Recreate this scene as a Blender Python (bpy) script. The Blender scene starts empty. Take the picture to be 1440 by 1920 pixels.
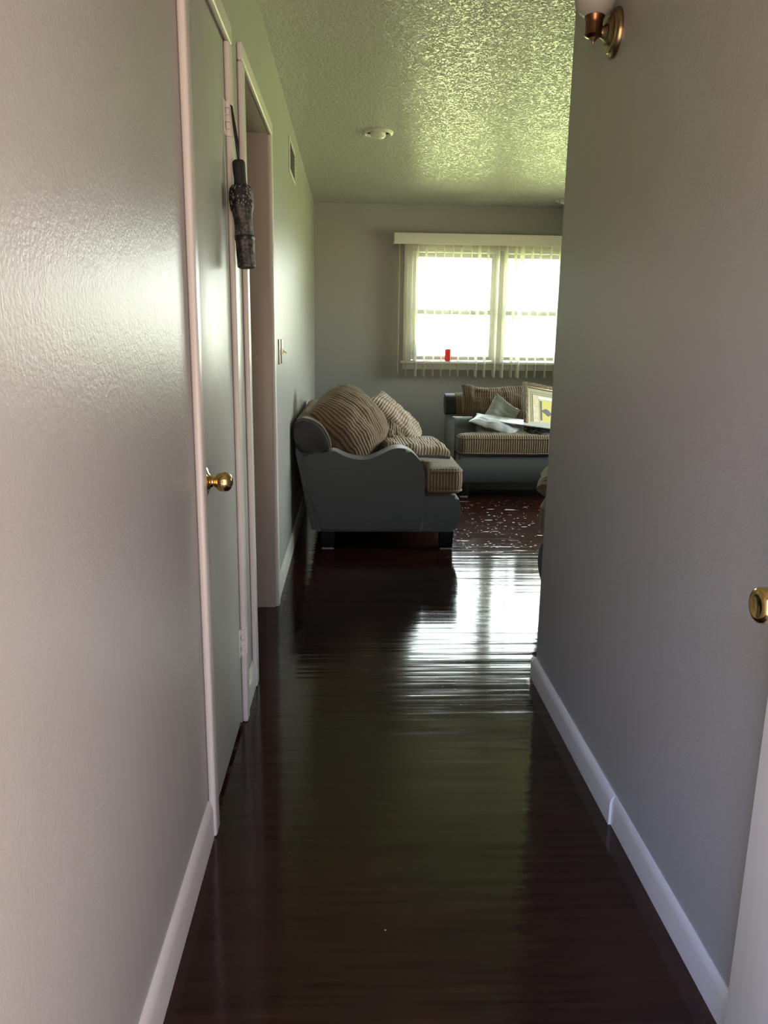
import bpy, bmesh, math, random
from mathutils import Vector, Matrix, noise
random.seed(7)
scene = bpy.context.scene
COL = scene.collection
PI = math.pi

# ------------------------------------------------------------------ camera
CAM_H = 1.24
YAW, PITCH, ROLL, FPX = 0.0439, 0.2208, -0.0140, 1434.4
fwd = Vector((math.sin(YAW)*math.cos(PITCH), math.cos(YAW)*math.cos(PITCH), -math.sin(PITCH)))
right = Vector((math.cos(YAW), -math.sin(YAW), 0))
down = fwd.cross(right)
r2 = math.cos(ROLL)*right + math.sin(ROLL)*down
d2 = -math.sin(ROLL)*right + math.cos(ROLL)*down
cam_data = bpy.data.cameras.new('camera')
cam = bpy.data.objects.new('camera', cam_data)
COL.objects.link(cam)
m = Matrix((r2, -d2, -fwd)).transposed().to_4x4()
m.translation = Vector((0, 0, CAM_H))
cam.matrix_world = m
cam_data.sensor_fit = 'VERTICAL'
cam_data.sensor_height = 36.0
cam_data.lens = FPX/1920*36.0
cam_data.clip_start = 0.02
scene.camera = cam

# ------------------------------------------------------------------ world: open sky above, lawn behind the house, pale paving at the front
SKY = 8.6
world = bpy.data.worlds.new('daylight')
scene.world = world
world.use_nodes = True
wt = world.node_tree
wt.nodes.clear()
w_out = wt.nodes.new('ShaderNodeOutputWorld')
w_bg = wt.nodes.new('ShaderNodeBackground')
w_tc = wt.nodes.new('ShaderNodeTexCoord')
w_sep = wt.nodes.new('ShaderNodeSeparateXYZ')
wt.links.new(w_tc.outputs['Generated'], w_sep.inputs[0])


def w_map(sock, a, b):
    n = wt.nodes.new('ShaderNodeMapRange')
    n.inputs['From Min'].default_value = a
    n.inputs['From Max'].default_value = b
    wt.links.new(sock, n.inputs['Value'])
    return n.outputs[0]


def w_mix(fac, c1, c2):
    n = wt.nodes.new('ShaderNodeMix')
    n.data_type = 'RGBA'
    wt.links.new(fac, n.inputs[0])
    for s, c in ((n.inputs[6], c1), (n.inputs[7], c2)):
        if isinstance(c, tuple):
            s.default_value = (*c, 1)
        else:
            wt.links.new(c, s)
    return n.outputs[2]


w_dir = wt.nodes.new('ShaderNodeMath')
w_dir.operation = 'MULTIPLY_ADD'
wt.links.new(w_sep.outputs['X'], w_dir.inputs[0])
w_dir.inputs[1].default_value = 0.55
wt.links.new(w_sep.outputs['Y'], w_dir.inputs[2])
side = w_map(w_dir.outputs[0], -0.15, 0.15)
sky_back = w_mix(w_map(w_sep.outputs['Z'], 0.0, 0.7), (2.9, 2.95, 2.8), (2.3, 2.7, 3.0))
w_east = w_map(w_sep.outputs['X'], -0.25, 0.35)      # pinkish tint added to the eastern sky to warm the left wall
sky_front = w_mix(w_map(w_sep.outputs['Z'], 0.16, 0.55), w_mix(w_east, (0.27, 0.25, 0.24), (0.26, 0.22, 0.20)), w_mix(w_east, (0.64, 1.00, 2.05), (0.76, 0.65, 0.62)))
ground = w_mix(side, (0.88, 0.645, 0.50), (1.70, 1.88, 0.82))
sky = w_mix(side, sky_front, sky_back)
wt.links.new(w_mix(w_map(w_sep.outputs['Z'], -0.03, 0.03), ground, sky), w_bg.inputs['Color'])
w_bg.inputs['Strength'].default_value = SKY
wt.links.new(w_bg.outputs[0], w_out.inputs['Surface'])


def portal(name, loc, sx, sy, rot):
    ld = bpy.data.lights.new(name, 'AREA')
    ld.shape = 'RECTANGLE'
    ld.size, ld.size_y = sx, sy
    ld.cycles.is_portal = True
    o = bpy.data.objects.new(name, ld)
    COL.objects.link(o)
    o.location = loc
    o.rotation_euler = rot
    return o


XFAR_P = 3.7
portal('window_daylight', (1.45, 7.64, 1.55), 1.9, 1.05, (-PI/2, 0, 0))      # faces the room
portal('added_window_daylight', (XFAR_P+.10, 5.25, 1.45), 1.3, 2.5, (0, -PI/2, 0))  # daylight for the unseen window added to lift the living room
portal('entrance_daylight', (0.21, 0.02, 1.02), 0.92, 2.02, (PI/2, 0, 0))    # faces the hallway

scene.view_settings.view_transform = 'Standard'
scene.view_settings.look = 'None'
scene.view_settings.gamma = 1.0
scene.view_settings.use_curve_mapping = False
scene.view_settings.exposure = 0.0
cy = scene.cycles
cy.use_denoising = True
cy.max_bounces = 12
cy.diffuse_bounces = 6
cy.glossy_bounces = 5
cy.transmission_bounces = 8
cy.transparent_max_bounces = 16
cy.sample_clamp_indirect = 6.0
cy.caustics_reflective = False
cy.caustics_refractive = False


# ------------------------------------------------------------------ materials
class Mat:
    def __init__(self, name):
        self.m = bpy.data.materials.new(name)
        self.m.use_nodes = True
        self.t = self.m.node_tree
        self.b = self.t.nodes['Principled BSDF']
        self.out = self.t.nodes['Material Output']

    def n(self, kind, **kw):
        nd = self.t.nodes.new(kind)
        for k, v in kw.items():
            if k.startswith('i_'):
                nd.inputs[k[2:].replace('_', ' ')].default_value = v
            else:
                setattr(nd, k, v)
        return nd

    def l(self, a, b):
        self.t.links.new(a, b)

    def set(self, **kw):
        for k, v in kw.items():
            s = self.b.inputs[k.replace('_', ' ')]
            if k == 'Base_Color' or k.endswith('Tint') or k == 'Emission_Color':
                v = (*v, 1) if len(v) == 3 else v
            s.default_value = v
        return self

    def coords(self, scale=(1, 1, 1), which='Object'):
        tc = self.n('ShaderNodeTexCoord')
        mp = self.n('ShaderNodeMapping')
        mp.inputs['Scale'].default_value = scale
        self.l(tc.outputs[which], mp.inputs['Vector'])
        return mp.outputs[0]

    def noise(self, vec, scale, detail=2.0, rough=0.5, dist=0.0):
        nd = self.n('ShaderNodeTexNoise')
        nd.inputs['Scale'].default_value = scale
        nd.inputs['Detail'].default_value = detail
        nd.inputs['Roughness'].default_value = rough
        nd.inputs['Distortion'].default_value = dist
        self.l(vec, nd.inputs['Vector'])
        return nd.outputs[0]

    def math(self, op, a, b=None, c=None, clamp=False):
        nd = self.n('ShaderNodeMath', operation=op)
        nd.use_clamp = clamp
        for i, v in enumerate((a, b, c)):
            if v is None:
                continue
            if isinstance(v, (int, float)):
                nd.inputs[i].default_value = v
            else:
                self.l(v, nd.inputs[i])
        return nd.outputs[0]

    def remap(self, v, a, b, c=0.0, d=1.0):
        nd = self.n('ShaderNodeMapRange')
        nd.inputs[1].default_value = a
        nd.inputs[2].default_value = b
        nd.inputs[3].default_value = c
        nd.inputs[4].default_value = d
        self.l(v, nd.inputs[0])
        return nd.outputs[0]

    def mix(self, fac, c1, c2):
        nd = self.n('ShaderNodeMix', data_type='RGBA')
        if isinstance(fac, (int, float)):
            nd.inputs[0].default_value = fac
        else:
            self.l(fac, nd.inputs[0])
        for s, c in ((nd.inputs[6], c1), (nd.inputs[7], c2)):
            if isinstance(c, tuple):
                s.default_value = (*c, 1)
            else:
                self.l(c, s)
        return nd.outputs[2]

    def bump(self, h, strength=0.5, dist=0.01, prev=None):
        nd = self.n('ShaderNodeBump')
        nd.inputs['Strength'].default_value = strength
        nd.inputs['Distance'].default_value = dist
        self.l(h, nd.inputs['Height'])
        if prev is not None:
            self.l(prev, nd.inputs['Normal'])
        return nd.outputs[0]


def plain(name, col, rough, metal=0.0, bump=None, **kw):
    M = Mat(name).set(Base_Color=col, Roughness=rough, Metallic=metal, **kw)
    if bump:
        sc, st, ds = bump
        M.l(M.bump(M.noise(M.coords(), sc, 3), st, ds), M.b.inputs['Normal'])
    return M.m


def paint(name, col, rough, fine=220, st=0.35, scratches=False):
    """Satin wall paint: orange-peel roller texture, faint unevenness, optional nicks."""
    M = Mat(name)
    v = M.coords()
    big = M.noise(v, 1.6, 3)
    c = M.mix(M.remap(big, .3, .7), tuple(x*.965 for x in col), tuple(min(1, x*1.035) for x in col))
    if scratches:
        vs = M.coords((1, 26, 7))
        vo = M.n('ShaderNodeTexVoronoi')
        vo.inputs['Scale'].default_value = 1.0
        M.l(vs, vo.inputs['Vector'])
        dot = M.remap(vo.outputs['Distance'], 0.07, 0.12, 1, 0)
        sel = M.n('ShaderNodeSeparateColor')
        M.l(vo.outputs['Color'], sel.inputs[0])
        pick = M.math('GREATER_THAN', sel.outputs[0], 0.91)
        c = M.mix(M.math('MULTIPLY', M.math('MULTIPLY', dot, pick), 0.55), c, (.72, .68, .64))
    if isinstance(c, tuple):
        M.set(Base_Color=c)
    else:
        M.l(c, M.b.inputs['Base Color'])
    M.set(Roughness=rough)
    peel = M.noise(v, fine, 2, .6)
    n1 = M.bump(peel, st, .0012)
    lump = M.noise(v, 9, 3)
    M.l(M.bump(lump, .25, .004, n1), M.b.inputs['Normal'])
    return M.m


WALL = paint('greige_satin_wall_paint', (.345, .336, .320), .36, fine=150, st=.6, scratches=True)
WALL2 = paint('greige_wall_paint', (.345, .338, .325), .38)
DOORP = paint('grey_green_door_paint', (.36, .365, .335), .37, fine=200, st=.4)
TRIM = paint('off_white_trim_gloss', (.64, .605, .57), .32, fine=120, st=.12)
JAMB = paint('shaded_jamb_trim', (.37, .325, .275), .4, fine=120, st=.12)  # darker copy of the trim paint, the jamb's shade put into its colour
WHITE = paint('white_window_gloss', (.78, .77, .74), .35, fine=120, st=.1)


def make_ceiling():
    M = Mat('popcorn_ceiling_gloss')
    v = M.coords()
    a = M.noise(v, 56, 3, .62, .8)
    b = M.noise(v, 150, 2, .6)
    lump = M.remap(a, .42, .58)
    h = M.math('ADD', lump, M.math('MULTIPLY', b, .28))
    M.set(Base_Color=(.57, .57, .53), Roughness=.10, IOR=1.62)
    M.l(M.bump(h, 1.0, .0058), M.b.inputs['Normal'])
    return M.m


CEIL = make_ceiling()


def make_floor():
    M = Mat('dark_varnished_plank_floor')
    v = M.coords()
    sep = M.n('ShaderNodeSeparateXYZ')
    M.l(v, sep.inputs[0])
    X, Y = sep.outputs[0], sep.outputs[1]
    grain = M.noise(M.coords((1.2, 30, 1)), 2.2, 5, .6)
    blot = M.noise(v, 2.4, 3)
    c = M.mix(M.remap(grain, .35, .7), (.0085, .0032, .0026), (.027, .0095, .006))
    c = M.mix(M.remap(blot, .5, .75, 0, .6), c, (.030, .011, .006))
    # worn reddish rim where the varnish stops short of the skirting
    rim_r = M.remap(X, .655, .69, 0, 1)
    rim_l = M.remap(X, -.335, -.352, 0, 1)
    rimn = M.remap(M.noise(v, 14, 3), .46, .6)
    inside = M.math('MULTIPLY', M.math('LESS_THAN', X, .70), M.math('GREATER_THAN', X, -.36))
    rim = M.math('MULTIPLY', M.math('MULTIPLY', M.math('ADD', rim_r, rim_l, clamp=True), rimn), M.math('MULTIPLY', inside, M.math('LESS_THAN', Y, 2.7)))
    c = M.mix(M.math('MULTIPLY', rim, .8), c, (.050, .014, .009))
    # dried paint flecks, plus floor glints painted as white strokes, between the sofas
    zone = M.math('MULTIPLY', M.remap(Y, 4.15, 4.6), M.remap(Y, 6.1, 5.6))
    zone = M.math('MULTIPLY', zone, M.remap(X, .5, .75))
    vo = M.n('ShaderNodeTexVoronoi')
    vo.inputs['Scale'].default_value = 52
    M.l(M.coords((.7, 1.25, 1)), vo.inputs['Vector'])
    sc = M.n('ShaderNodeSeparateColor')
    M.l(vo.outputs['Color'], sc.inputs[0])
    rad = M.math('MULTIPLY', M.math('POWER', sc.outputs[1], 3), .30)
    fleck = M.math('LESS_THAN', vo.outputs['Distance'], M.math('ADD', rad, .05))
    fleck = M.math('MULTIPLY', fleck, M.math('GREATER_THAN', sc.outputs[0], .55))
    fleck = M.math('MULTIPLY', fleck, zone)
    painted_glint = M.noise(M.coords((1.6, 9, 1)), 2.3, 3, .55)
    painted_glint = M.math('MULTIPLY', M.remap(painted_glint, .652, .666), zone)
    fleck_glint = M.math('MAXIMUM', fleck, painted_glint)
    vo2 = M.n('ShaderNodeTexVoronoi')
    vo2.inputs['Scale'].default_value = 11
    M.l(v, vo2.inputs['Vector'])
    sc2 = M.n('ShaderNodeSeparateColor')
    M.l(vo2.outputs['Color'], sc2.inputs[0])
    dust = M.math('MULTIPLY', M.math('LESS_THAN', vo2.outputs['Distance'], .022), M.math('GREATER_THAN', sc2.outputs[0], .72))
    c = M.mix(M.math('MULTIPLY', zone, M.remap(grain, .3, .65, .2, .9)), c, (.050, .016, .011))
    c = M.mix(dust, c, (.35, .33, .30))
    c = M.mix(fleck_glint, c, (.80, .80, .80))
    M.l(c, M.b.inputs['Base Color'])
    r = M.remap(M.noise(M.coords((1.5, 10, 1)), 3, 3), .3, .7, .075, .15)
    r = M.math('ADD', r, M.math('MULTIPLY', rim, .3))
    M.l(M.math('MAXIMUM', r, M.math('MULTIPLY', fleck_glint, .6)), M.b.inputs['Roughness'])
    M.set(IOR=1.41)
    # brushed-on varnish ridges run along the boards (across the hallway)
    ridge = M.noise(M.coords((.5, 7, 1)), 1.7, 2, .5)
    fine = M.noise(M.coords((6, 60, 1)), 1.6, 3, .6)
    spots = M.noise(v, 90, 2)
    seam = M.math('PINGPONG', Y, .0285)
    seam = M.remap(seam, .0, .0016, 0, 1)
    n1 = M.bump(ridge, .46, .0055)
    mid = M.noise(M.coords((.35, 20, 1)), 1.5, 2, .5)
    n1 = M.bump(mid, .30, .0024, n1)
    n2 = M.bump(fine, .12, .0006, n1)
    n3 = M.bump(M.remap(spots, .66, .78), .14, .0009, n2)
    M.l(M.bump(seam, .10, .0004, n3), M.b.inputs['Normal'])
    return M.m


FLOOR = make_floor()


def corduroy(name, dark, light, pitch):
    M = Mat(name)
    uv = M.n('ShaderNodeUVMap')
    uv.uv_map = 'UVMap'
    sp = M.n('ShaderNodeSeparateXYZ')
    M.l(uv.outputs[0], sp.inputs[0])
    v = M.coords()
    wob = M.math('MULTIPLY', M.math('SUBTRACT', M.noise(v, 12, 2), .5), .010)
    x = M.math('ADD', sp.outputs[0], wob)
    s = M.math('SINE', M.math('MULTIPLY', x, 2*PI/pitch))
    s = M.remap(s, -1, 1)
    rib = M.math('POWER', s, .6)
    nz = M.noise(v, 55, 3)
    f = M.math('MULTIPLY', rib, M.remap(nz, .25, .7, .55, 1))
    M.l(M.mix(f, dark, light), M.b.inputs['Base Color'])
    M.set(Roughness=.9, Sheen_Weight=.25, Sheen_Roughness=.5)
    n1 = M.bump(rib, 1.0, .005)
    n2 = M.bump(nz, .3, .003, n1)
    M.l(n2, M.b.inputs['Normal'])
    return M.m


CORD = corduroy('brown_corduroy', (.060, .035, .019), (.27, .19, .115), .0185)
CORDL = corduroy('tan_corduroy', (.17, .115, .075), (.42, .32, .23), .019)
SUEDE = plain('slate_microsuede', (.076, .085, .087), .6, bump=(160, .25, .001), Sheen_Weight=.30, Sheen_Roughness=.4, Specular_IOR_Level=.3)
LEATHER = plain('charcoal_faux_leather', (.016, .020, .022), .45, bump=(120, .25, .001), Specular_IOR_Level=.3)
SATIN = plain('grey_satin_fabric', (.36, .385, .39), .42, bump=(14, .5, .012), Sheen_Weight=.3)
PIPE = plain('brown_welt_cord', (.20, .14, .09), .85)
WOODLEG = plain('black_stained_wood', (.006, .005, .005), .6, Specular_IOR_Level=.15)
GLIDE = plain('pale_plastic_glide', (.5, .5, .48), .5)
BRASS = plain('polished_brass', (.72, .50, .20), .14, 1.0)
ABRASS = plain('antique_brass', (.30, .215, .115), .30, 1.0)
COPPER = plain('dark_copper_lacquer', (.21, .105, .05), .27, 1.0)
BLACKF = plain('black_foam_rubber', (.012, .012, .013), .75, bump=(300, .3, .001))
CORDB = plain('black_cord', (.008, .008, .009), .7)
BLKCLOTH = plain('black_cloth', (.010, .010, .014), .42, bump=(30, .5, .01))
RED = plain('red_printed_aluminium', (.62, .012, .020), .3)
ALU = plain('bare_aluminium', (.75, .75, .77), .3, 1.0)
BOARD = plain('white_coated_board', (.74, .77, .78), .35)
DARK = plain('dark_recess', (.02, .018, .016), .8)
PLATE = plain('ivory_switch_plate', (.55, .50, .42), .4)
TAPE = plain('dark_brown_plate_edge', (.10, .07, .05), .5)
VALW = plain('white_valance_plastic', (.86, .85, .77), .4)
FROST = Mat('frosted_lamp_glass').set(Base_Color=(.55, .53, .48), Roughness=.4, Transmission_Weight=.35, IOR=1.3).m
LENS = Mat('frosted_downlight_lens').set(Base_Color=(.72, .72, .66), Roughness=.35).m
VINYL = Mat('white_vinyl_slat')
VINYL.set(Base_Color=(.90, .89, .84), Roughness=.4)
_tr = VINYL.n('ShaderNodeBsdfTranslucent')
_tr.inputs['Color'].default_value = (.93, .92, .84, 1)
_mx = VINYL.n('ShaderNodeMixShader')
_mx.inputs[0].default_value = .38
VINYL.l(VINYL.b.outputs[0], _mx.inputs[1])
VINYL.l(_tr.outputs[0], _mx.inputs[2])
VINYL.l(_mx.outputs[0], VINYL.out.inputs['Surface'])
VINYL = VINYL.m


def thin_glass(name, tint, refl, haze=0.0):
    M = Mat(name)
    t = M.n('ShaderNodeBsdfTransparent')
    t.inputs['Color'].default_value = (*tint, 1)
    g = M.n('ShaderNodeBsdfGlossy')
    g.inputs['Roughness'].default_value = .03
    fr = M.n('ShaderNodeFresnel')
    fr.inputs['IOR'].default_value = refl
    mx = M.n('ShaderNodeMixShader')
    M.l(fr.outputs[0], mx.inputs[0])
    M.l(t.outputs[0], mx.inputs[1])
    M.l(g.outputs[0], mx.inputs[2])
    res = mx.outputs[0]
    if haze:
        d = M.n('ShaderNodeBsdfDiffuse')
        d.inputs['Color'].default_value = (.85, .87, .86, 1)
        m2 = M.n('ShaderNodeMixShader')
        m2.inputs[0].default_value = haze
        M.l(res, m2.inputs[1])
        M.l(d.outputs[0], m2.inputs[2])
        res = m2.outputs[0]
    M.l(res, M.out.inputs['Surface'])
    return M.m


GLASS = thin_glass('window_glass', (.95, .97, .95), 1.45)
CLEARP = thin_glass('clear_crumpled_plastic', (.93, .95, .94), 1.5, .35)


def umbrella_fabric():
    M = Mat('black_spotted_nylon')
    v = M.coords()
    sp = M.n('ShaderNodeSeparateXYZ')
    M.l(v, sp.inputs[0])
    vo = M.n('ShaderNodeTexVoronoi')
    vo.inputs['Scale'].default_value = 150
    M.l(M.coords((1, 1, .75)), vo.inputs['Vector'])
    spots = M.remap(vo.outputs['Distance'], .30, .42, 1, 0)
    top = M.remap(sp.outputs[2], -.128, -.118)
    vo2 = M.n('ShaderNodeTexVoronoi')
    vo2.inputs['Scale'].default_value = 260
    M.l(v, vo2.inputs['Vector'])
    small = M.remap(vo2.outputs['Distance'], .22, .34, 1, 0)
    band = M.remap(M.noise(M.coords((1, 1, 1.2)), 62, 3, .6, 1.5), .46, .56)
    low = M.math('MULTIPLY', small, M.remap(M.noise(v, 40, 2), .5, .6))
    low = M.math('MAXIMUM', low, M.math('MULTIPLY', band, .35))
    f = M.n('ShaderNodeMix')
    M.l(top, f.inputs[0])
    M.l(low, f.inputs[2])
    M.l(spots, f.inputs[3])
    M.l(M.mix(f.outputs[0], (.006, .005, .006), (.21, .175, .16)), M.b.inputs['Base Color'])
    M.set(Roughness=.55)
    M.l(M.bump(M.noise(M.coords((1, 1, .4)), 70, 3), .6, .006), M.b.inputs['Normal'])
    return M.m


UMBF = umbrella_fabric()


def ornate_gold():
    M = Mat('carved_gold_frame')
    v = M.coords()
    w = M.noise(v, 95, 3, .6, 1.6)
    f = M.remap(w, .42, .6)
    M.l(M.mix(f, (.10, .062, .032), (.50, .40, .25)), M.b.inputs['Base Color'])
    M.set(Roughness=.42, Metallic=.35)
    M.l(M.bump(f, 1, .008), M.b.inputs['Normal'])
    return M.m


GOLD = ornate_gold()
GOLDP = plain('plain_gold_moulding', (.30, .22, .12), .4, .3)
MATB = plain('cream_mat_board', (.45, .42, .27), .8)
MATL = plain('olive_mat_line', (.14, .12, .06), .8)


def print_paper():
    M = Mat('mottled_beige_print')
    w = M.noise(M.coords(), 32, 4, .65, 1)
    M.l(M.mix(M.remap(w, .42, .62), (.62, .50, .27), (.66, .57, .44)), M.b.inputs['Base Color'])
    w2 = M.noise(M.coords(), 60, 2)
    M.set(Roughness=.6)
    return M.m


PRINT = print_paper()
PWHITE = plain('white_print_band', (.72, .74, .72), .6)
PYEL = plain('yellow_print_field', (.62, .55, .12), .6, bump=(20, .2, .002))
PGREY = plain('dark_grey_print_shape', (.085, .085, .070), .6)
PPINK = plain('dusty_pink_print_border', (.42, .30, .24), .6)


# ------------------------------------------------------------------ geometry helpers
def link(name, me, mat, parent=None, kind=None, smooth=False):
    mats = mat if isinstance(mat, (list, tuple)) else [mat]
    for mm in mats:
        me.materials.append(mm)
    if smooth:
        for p in me.polygons:
            p.use_smooth = True
    o = bpy.data.objects.new(name, me)
    COL.objects.link(o)
    if parent is not None:
        o.parent = parent
    if kind:
        o['kind'] = kind
    return o


def from_bm(name, bm, mat, parent=None, kind=None, smooth=False, angle=None):
    me = bpy.data.meshes.new(name)
    bmesh.ops.recalc_face_normals(bm, faces=bm.faces)
    bm.to_mesh(me)
    bm.free()
    o = link(name, me, mat, parent, kind, smooth or angle is not None)
    if angle is not None:
        me.set_sharp_from_angle(angle=angle)
    return o


def tag(o, label, cat, group=None):
    o['label'] = label
    o['category'] = cat
    if group:
        o['group'] = group
    return o


def thing(name, label, cat, loc=(0, 0, 0), rotz=0.0, group=None):
    o = bpy.data.objects.new(name, None)
    COL.objects.link(o)
    o.location = loc
    o.rotation_euler = (0, 0, rotz)
    o.empty_display_size = .05
    return tag(o, label, cat, group)


def struct(name, loc=(0, 0, 0)):
    o = bpy.data.objects.new(name, None)
    COL.objects.link(o)
    o.location = loc
    o['kind'] = 'structure'
    return o


def box(bm, x0, x1, y0, y1, z0, z1, bevel=0.0, seg=2, M=None):
    vs = [bm.verts.new((x, y, z)) for x in (x0, x1) for y in (y0, y1) for z in (z0, z1)]
    q = [(0, 1, 3, 2), (4, 6, 7, 5), (0, 4, 5, 1), (2, 3, 7, 6), (0, 2, 6, 4), (1, 5, 7, 3)]
    fs = [bm.faces.new([vs[i] for i in f]) for f in q]
    if bevel:
        es = list({e for f in fs for e in f.edges})
        r = bmesh.ops.bevel(bm, geom=es, offset=bevel, segments=seg, profile=.5, affect='EDGES')
        vs = list({v for v in vs if v.is_valid} | set(r['verts']))
    if M is not None:
        bmesh.ops.transform(bm, matrix=M, verts=[v for v in vs if v.is_valid])
    return vs


def boxes(name, lst, mat, parent=None, kind=None, bevel=0.0, seg=2):
    bm = bmesh.new()
    for b in lst:
        box(bm, *b, bevel=bevel, seg=seg)
    return from_bm(name, bm, mat, parent, kind, angle=math.radians(40) if bevel else None)


def lathe(name, prof, mat, parent=None, seg=40, axis='Z', loc=(0, 0, 0), sharp=40):
    """prof: list of (radius, height) along the axis."""
    bm = bmesh.new()
    rings = []
    for r, hgt in prof:
        ring = []
        if r < 1e-6:
            ring = [bm.verts.new((0, 0, hgt))]
        else:
            for i in range(seg):
                a = 2*PI*i/seg
                ring.append(bm.verts.new((r*math.cos(a), r*math.sin(a), hgt)))
        rings.append(ring)
    for a, b in zip(rings, rings[1:]):
        for i in range(seg):
            j = (i+1) % seg
            if len(a) == 1 and len(b) == 1:
                continue
            if len(a) == 1:
                bm.faces.new((a[0], b[i], b[j]))
            elif len(b) == 1:
                bm.faces.new((a[i], a[j], b[0]))
            else:
                bm.faces.new((a[i], a[j], b[j], b[i]))
    for ring in (rings[0], rings[-1]):
        if len(ring) > 1:
            bm.faces.new(ring)
    if axis == 'X':
        bmesh.ops.transform(bm, matrix=Matrix.Rotation(PI/2, 4, 'Y'), verts=bm.verts)
    elif axis == '-X':
        bmesh.ops.transform(bm, matrix=Matrix.Rotation(-PI/2, 4, 'Y'), verts=bm.verts)
    elif axis == '-Z':
        bmesh.ops.transform(bm, matrix=Matrix.Rotation(PI, 4, 'X'), verts=bm.verts)
    o = from_bm(name, bm, mat, parent, angle=math.radians(sharp))
    o.location = loc
    return o


def tube(bm, pts, rad, seg=8, closed=False):
    pts = [Vector(p) for p in pts]
    n = len(pts)
    rings = []
    up = Vector((0.13, .21, .97)).normalized()
    for i, p in enumerate(pts):
        if closed:
            d = pts[(i+1) % n]-pts[i-1]
        else:
            d = pts[min(i+1, n-1)]-pts[max(i-1, 0)]
        d.normalize()
        a = d.cross(up)
        if a.length < 1e-4:
            a = d.cross(Vector((1, 0, 0)))
        a.normalize()
        b = d.cross(a)
        rr = rad[i] if isinstance(rad, (list, tuple)) else rad
        rings.append([bm.verts.new(p+a*rr*math.cos(2*PI*k/seg)+b*rr*math.sin(2*PI*k/seg)) for k in range(seg)])
    m = n if closed else n-1
    for i in range(m):
        A, B = rings[i], rings[(i+1) % n]
        for k in range(seg):
            j = (k+1) % seg
            bm.faces.new((A[k], A[j], B[j], B[k]))
    if not closed:
        bm.faces.new(rings[0])
        bm.faces.new(rings[-1])


def prism(bm, prof, v0, v1, plane='xz', bevel=0.0, seg=4):
    """Extrude a closed (a, b) outline; 'xz' extrudes along y."""
    def P(a, b, v):
        return {'xz': (a, v, b), 'xy': (a, b, v), 'yz': (v, a, b)}[plane]
    A = [bm.verts.new(P(a, b, v0)) for a, b in prof]
    B = [bm.verts.new(P(a, b, v1)) for a, b in prof]
    n = len(prof)
    fa = bm.faces.new(A)
    fb = bm.faces.new(B)
    for i in range(n):
        j = (i+1) % n
        bm.faces.new((A[i], A[j], B[j], B[i]))
    if bevel:
        es = list(fa.edges)+list(fb.edges)
        bmesh.ops.bevel(bm, geom=es, offset=bevel, segments=seg, profile=.5, affect='EDGES', clamp_overlap=True)


def smooth_closed(pts, sub=4):
    """Catmull-Rom through a closed outline."""
    n = len(pts)
    out = []
    for i in range(n):
        p0, p1, p2, p3 = (Vector(pts[(i+k-1) % n]) for k in range(4))
        for s in range(sub):
            t = s/sub
            out.append(tuple(.5*((2*p1)+(p2-p0)*t+(2*p0-5*p1+4*p2-p3)*t*t+(3*p1-p0-3*p2+p3)*t**3)))
    return out


def smooth_open(pts, sub=4):
    n = len(pts)
    out = []
    P = [Vector(p) for p in pts]
    for i in range(n-1):
        p0, p1, p2, p3 = P[max(i-1, 0)], P[i], P[i+1], P[min(i+2, n-1)]
        for s in range(sub):
            t = s/sub
            out.append(tuple(.5*((2*p1)+(p2-p0)*t+(2*p0-5*p1+4*p2-p3)*t*t+(3*p1-p0-3*p2+p3)*t**3)))
    out.append(tuple(P[-1]))
    return out


def dup(root, loc, rotz, label=None, group=None):
    r = root.copy()
    COL.objects.link(r)
    r.location = loc
    r.rotation_euler = (0, 0, rotz)
    if label:
        r['label'] = label
    if group:
        r['group'] = group
    for ch in list(root.children):
        c = ch.copy()
        COL.objects.link(c)
        c.parent = r
        for g in list(ch.children):
            d = g.copy()
            COL.objects.link(d)
            d.parent = c
    return r


# ------------------------------------------------------------------ room shell
XL, XR = -.356, .697          # hallway wall faces
YB, YE, YF = 7.52, 2.66, .12  # back wall, end of the right partition, entrance wall
ZC = 2.469
XFAR = 3.7                    # far right wall of the living room


def shell(name, lst, mat):
    return boxes(name, lst, mat, kind='structure')


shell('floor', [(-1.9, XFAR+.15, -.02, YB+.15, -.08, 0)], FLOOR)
shell('ceiling', [(-1.9, XFAR+.15, -.02, YB+.15, ZC, ZC+.1)], CEIL)
# left wall with the closet opening and the doorway opening
D1a, D1b, D1h = 1.785, 2.335, 2.035
D2a, D2b, D2h = 2.650, 3.465, 2.085
shell('wall_left', [
    (XL-.09, XL, YF, D1a, 0, ZC), (XL-.09, XL, D1a, D1b, D1h, ZC), (XL-.09, XL, D1b, D2a, 0, ZC),
    (XL-.09, XL, D2a, D2b, D2h, ZC), (XL-.09, XL, D2b, YB, 0, ZC)], WALL)
shell('wall_right', [(XR, XR+.12, YF, YE, 0, ZC), (XR+.12, XFAR, YE-.12, YE, 0, ZC)], WALL)
WX0, WX1, WZ0, WZ1 = .55, 2.31, 1.05, 2.075
shell('wall_back', [
    (XL-.09, WX0, YB, YB+.15, 0, ZC), (WX1, XFAR+.15, YB, YB+.15, 0, ZC),
    (WX0, WX1, YB, YB+.15, 0, WZ0), (WX0, WX1, YB, YB+.15, WZ1, ZC)], WALL2)
SY0, SY1, SZ0, SZ1 = 4.0, 6.5, .80, 2.10
shell('wall_far_right', [
    (XFAR, XFAR+.15, YE-.12, SY0, 0, ZC), (XFAR, XFAR+.15, SY1, YB, 0, ZC),
    (XFAR, XFAR+.15, SY0, SY1, 0, SZ0), (XFAR, XFAR+.15, SY0, SY1, SZ1, ZC)], WALL2)
EX0, EX1, EH = -.25, .672, 2.06
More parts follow.
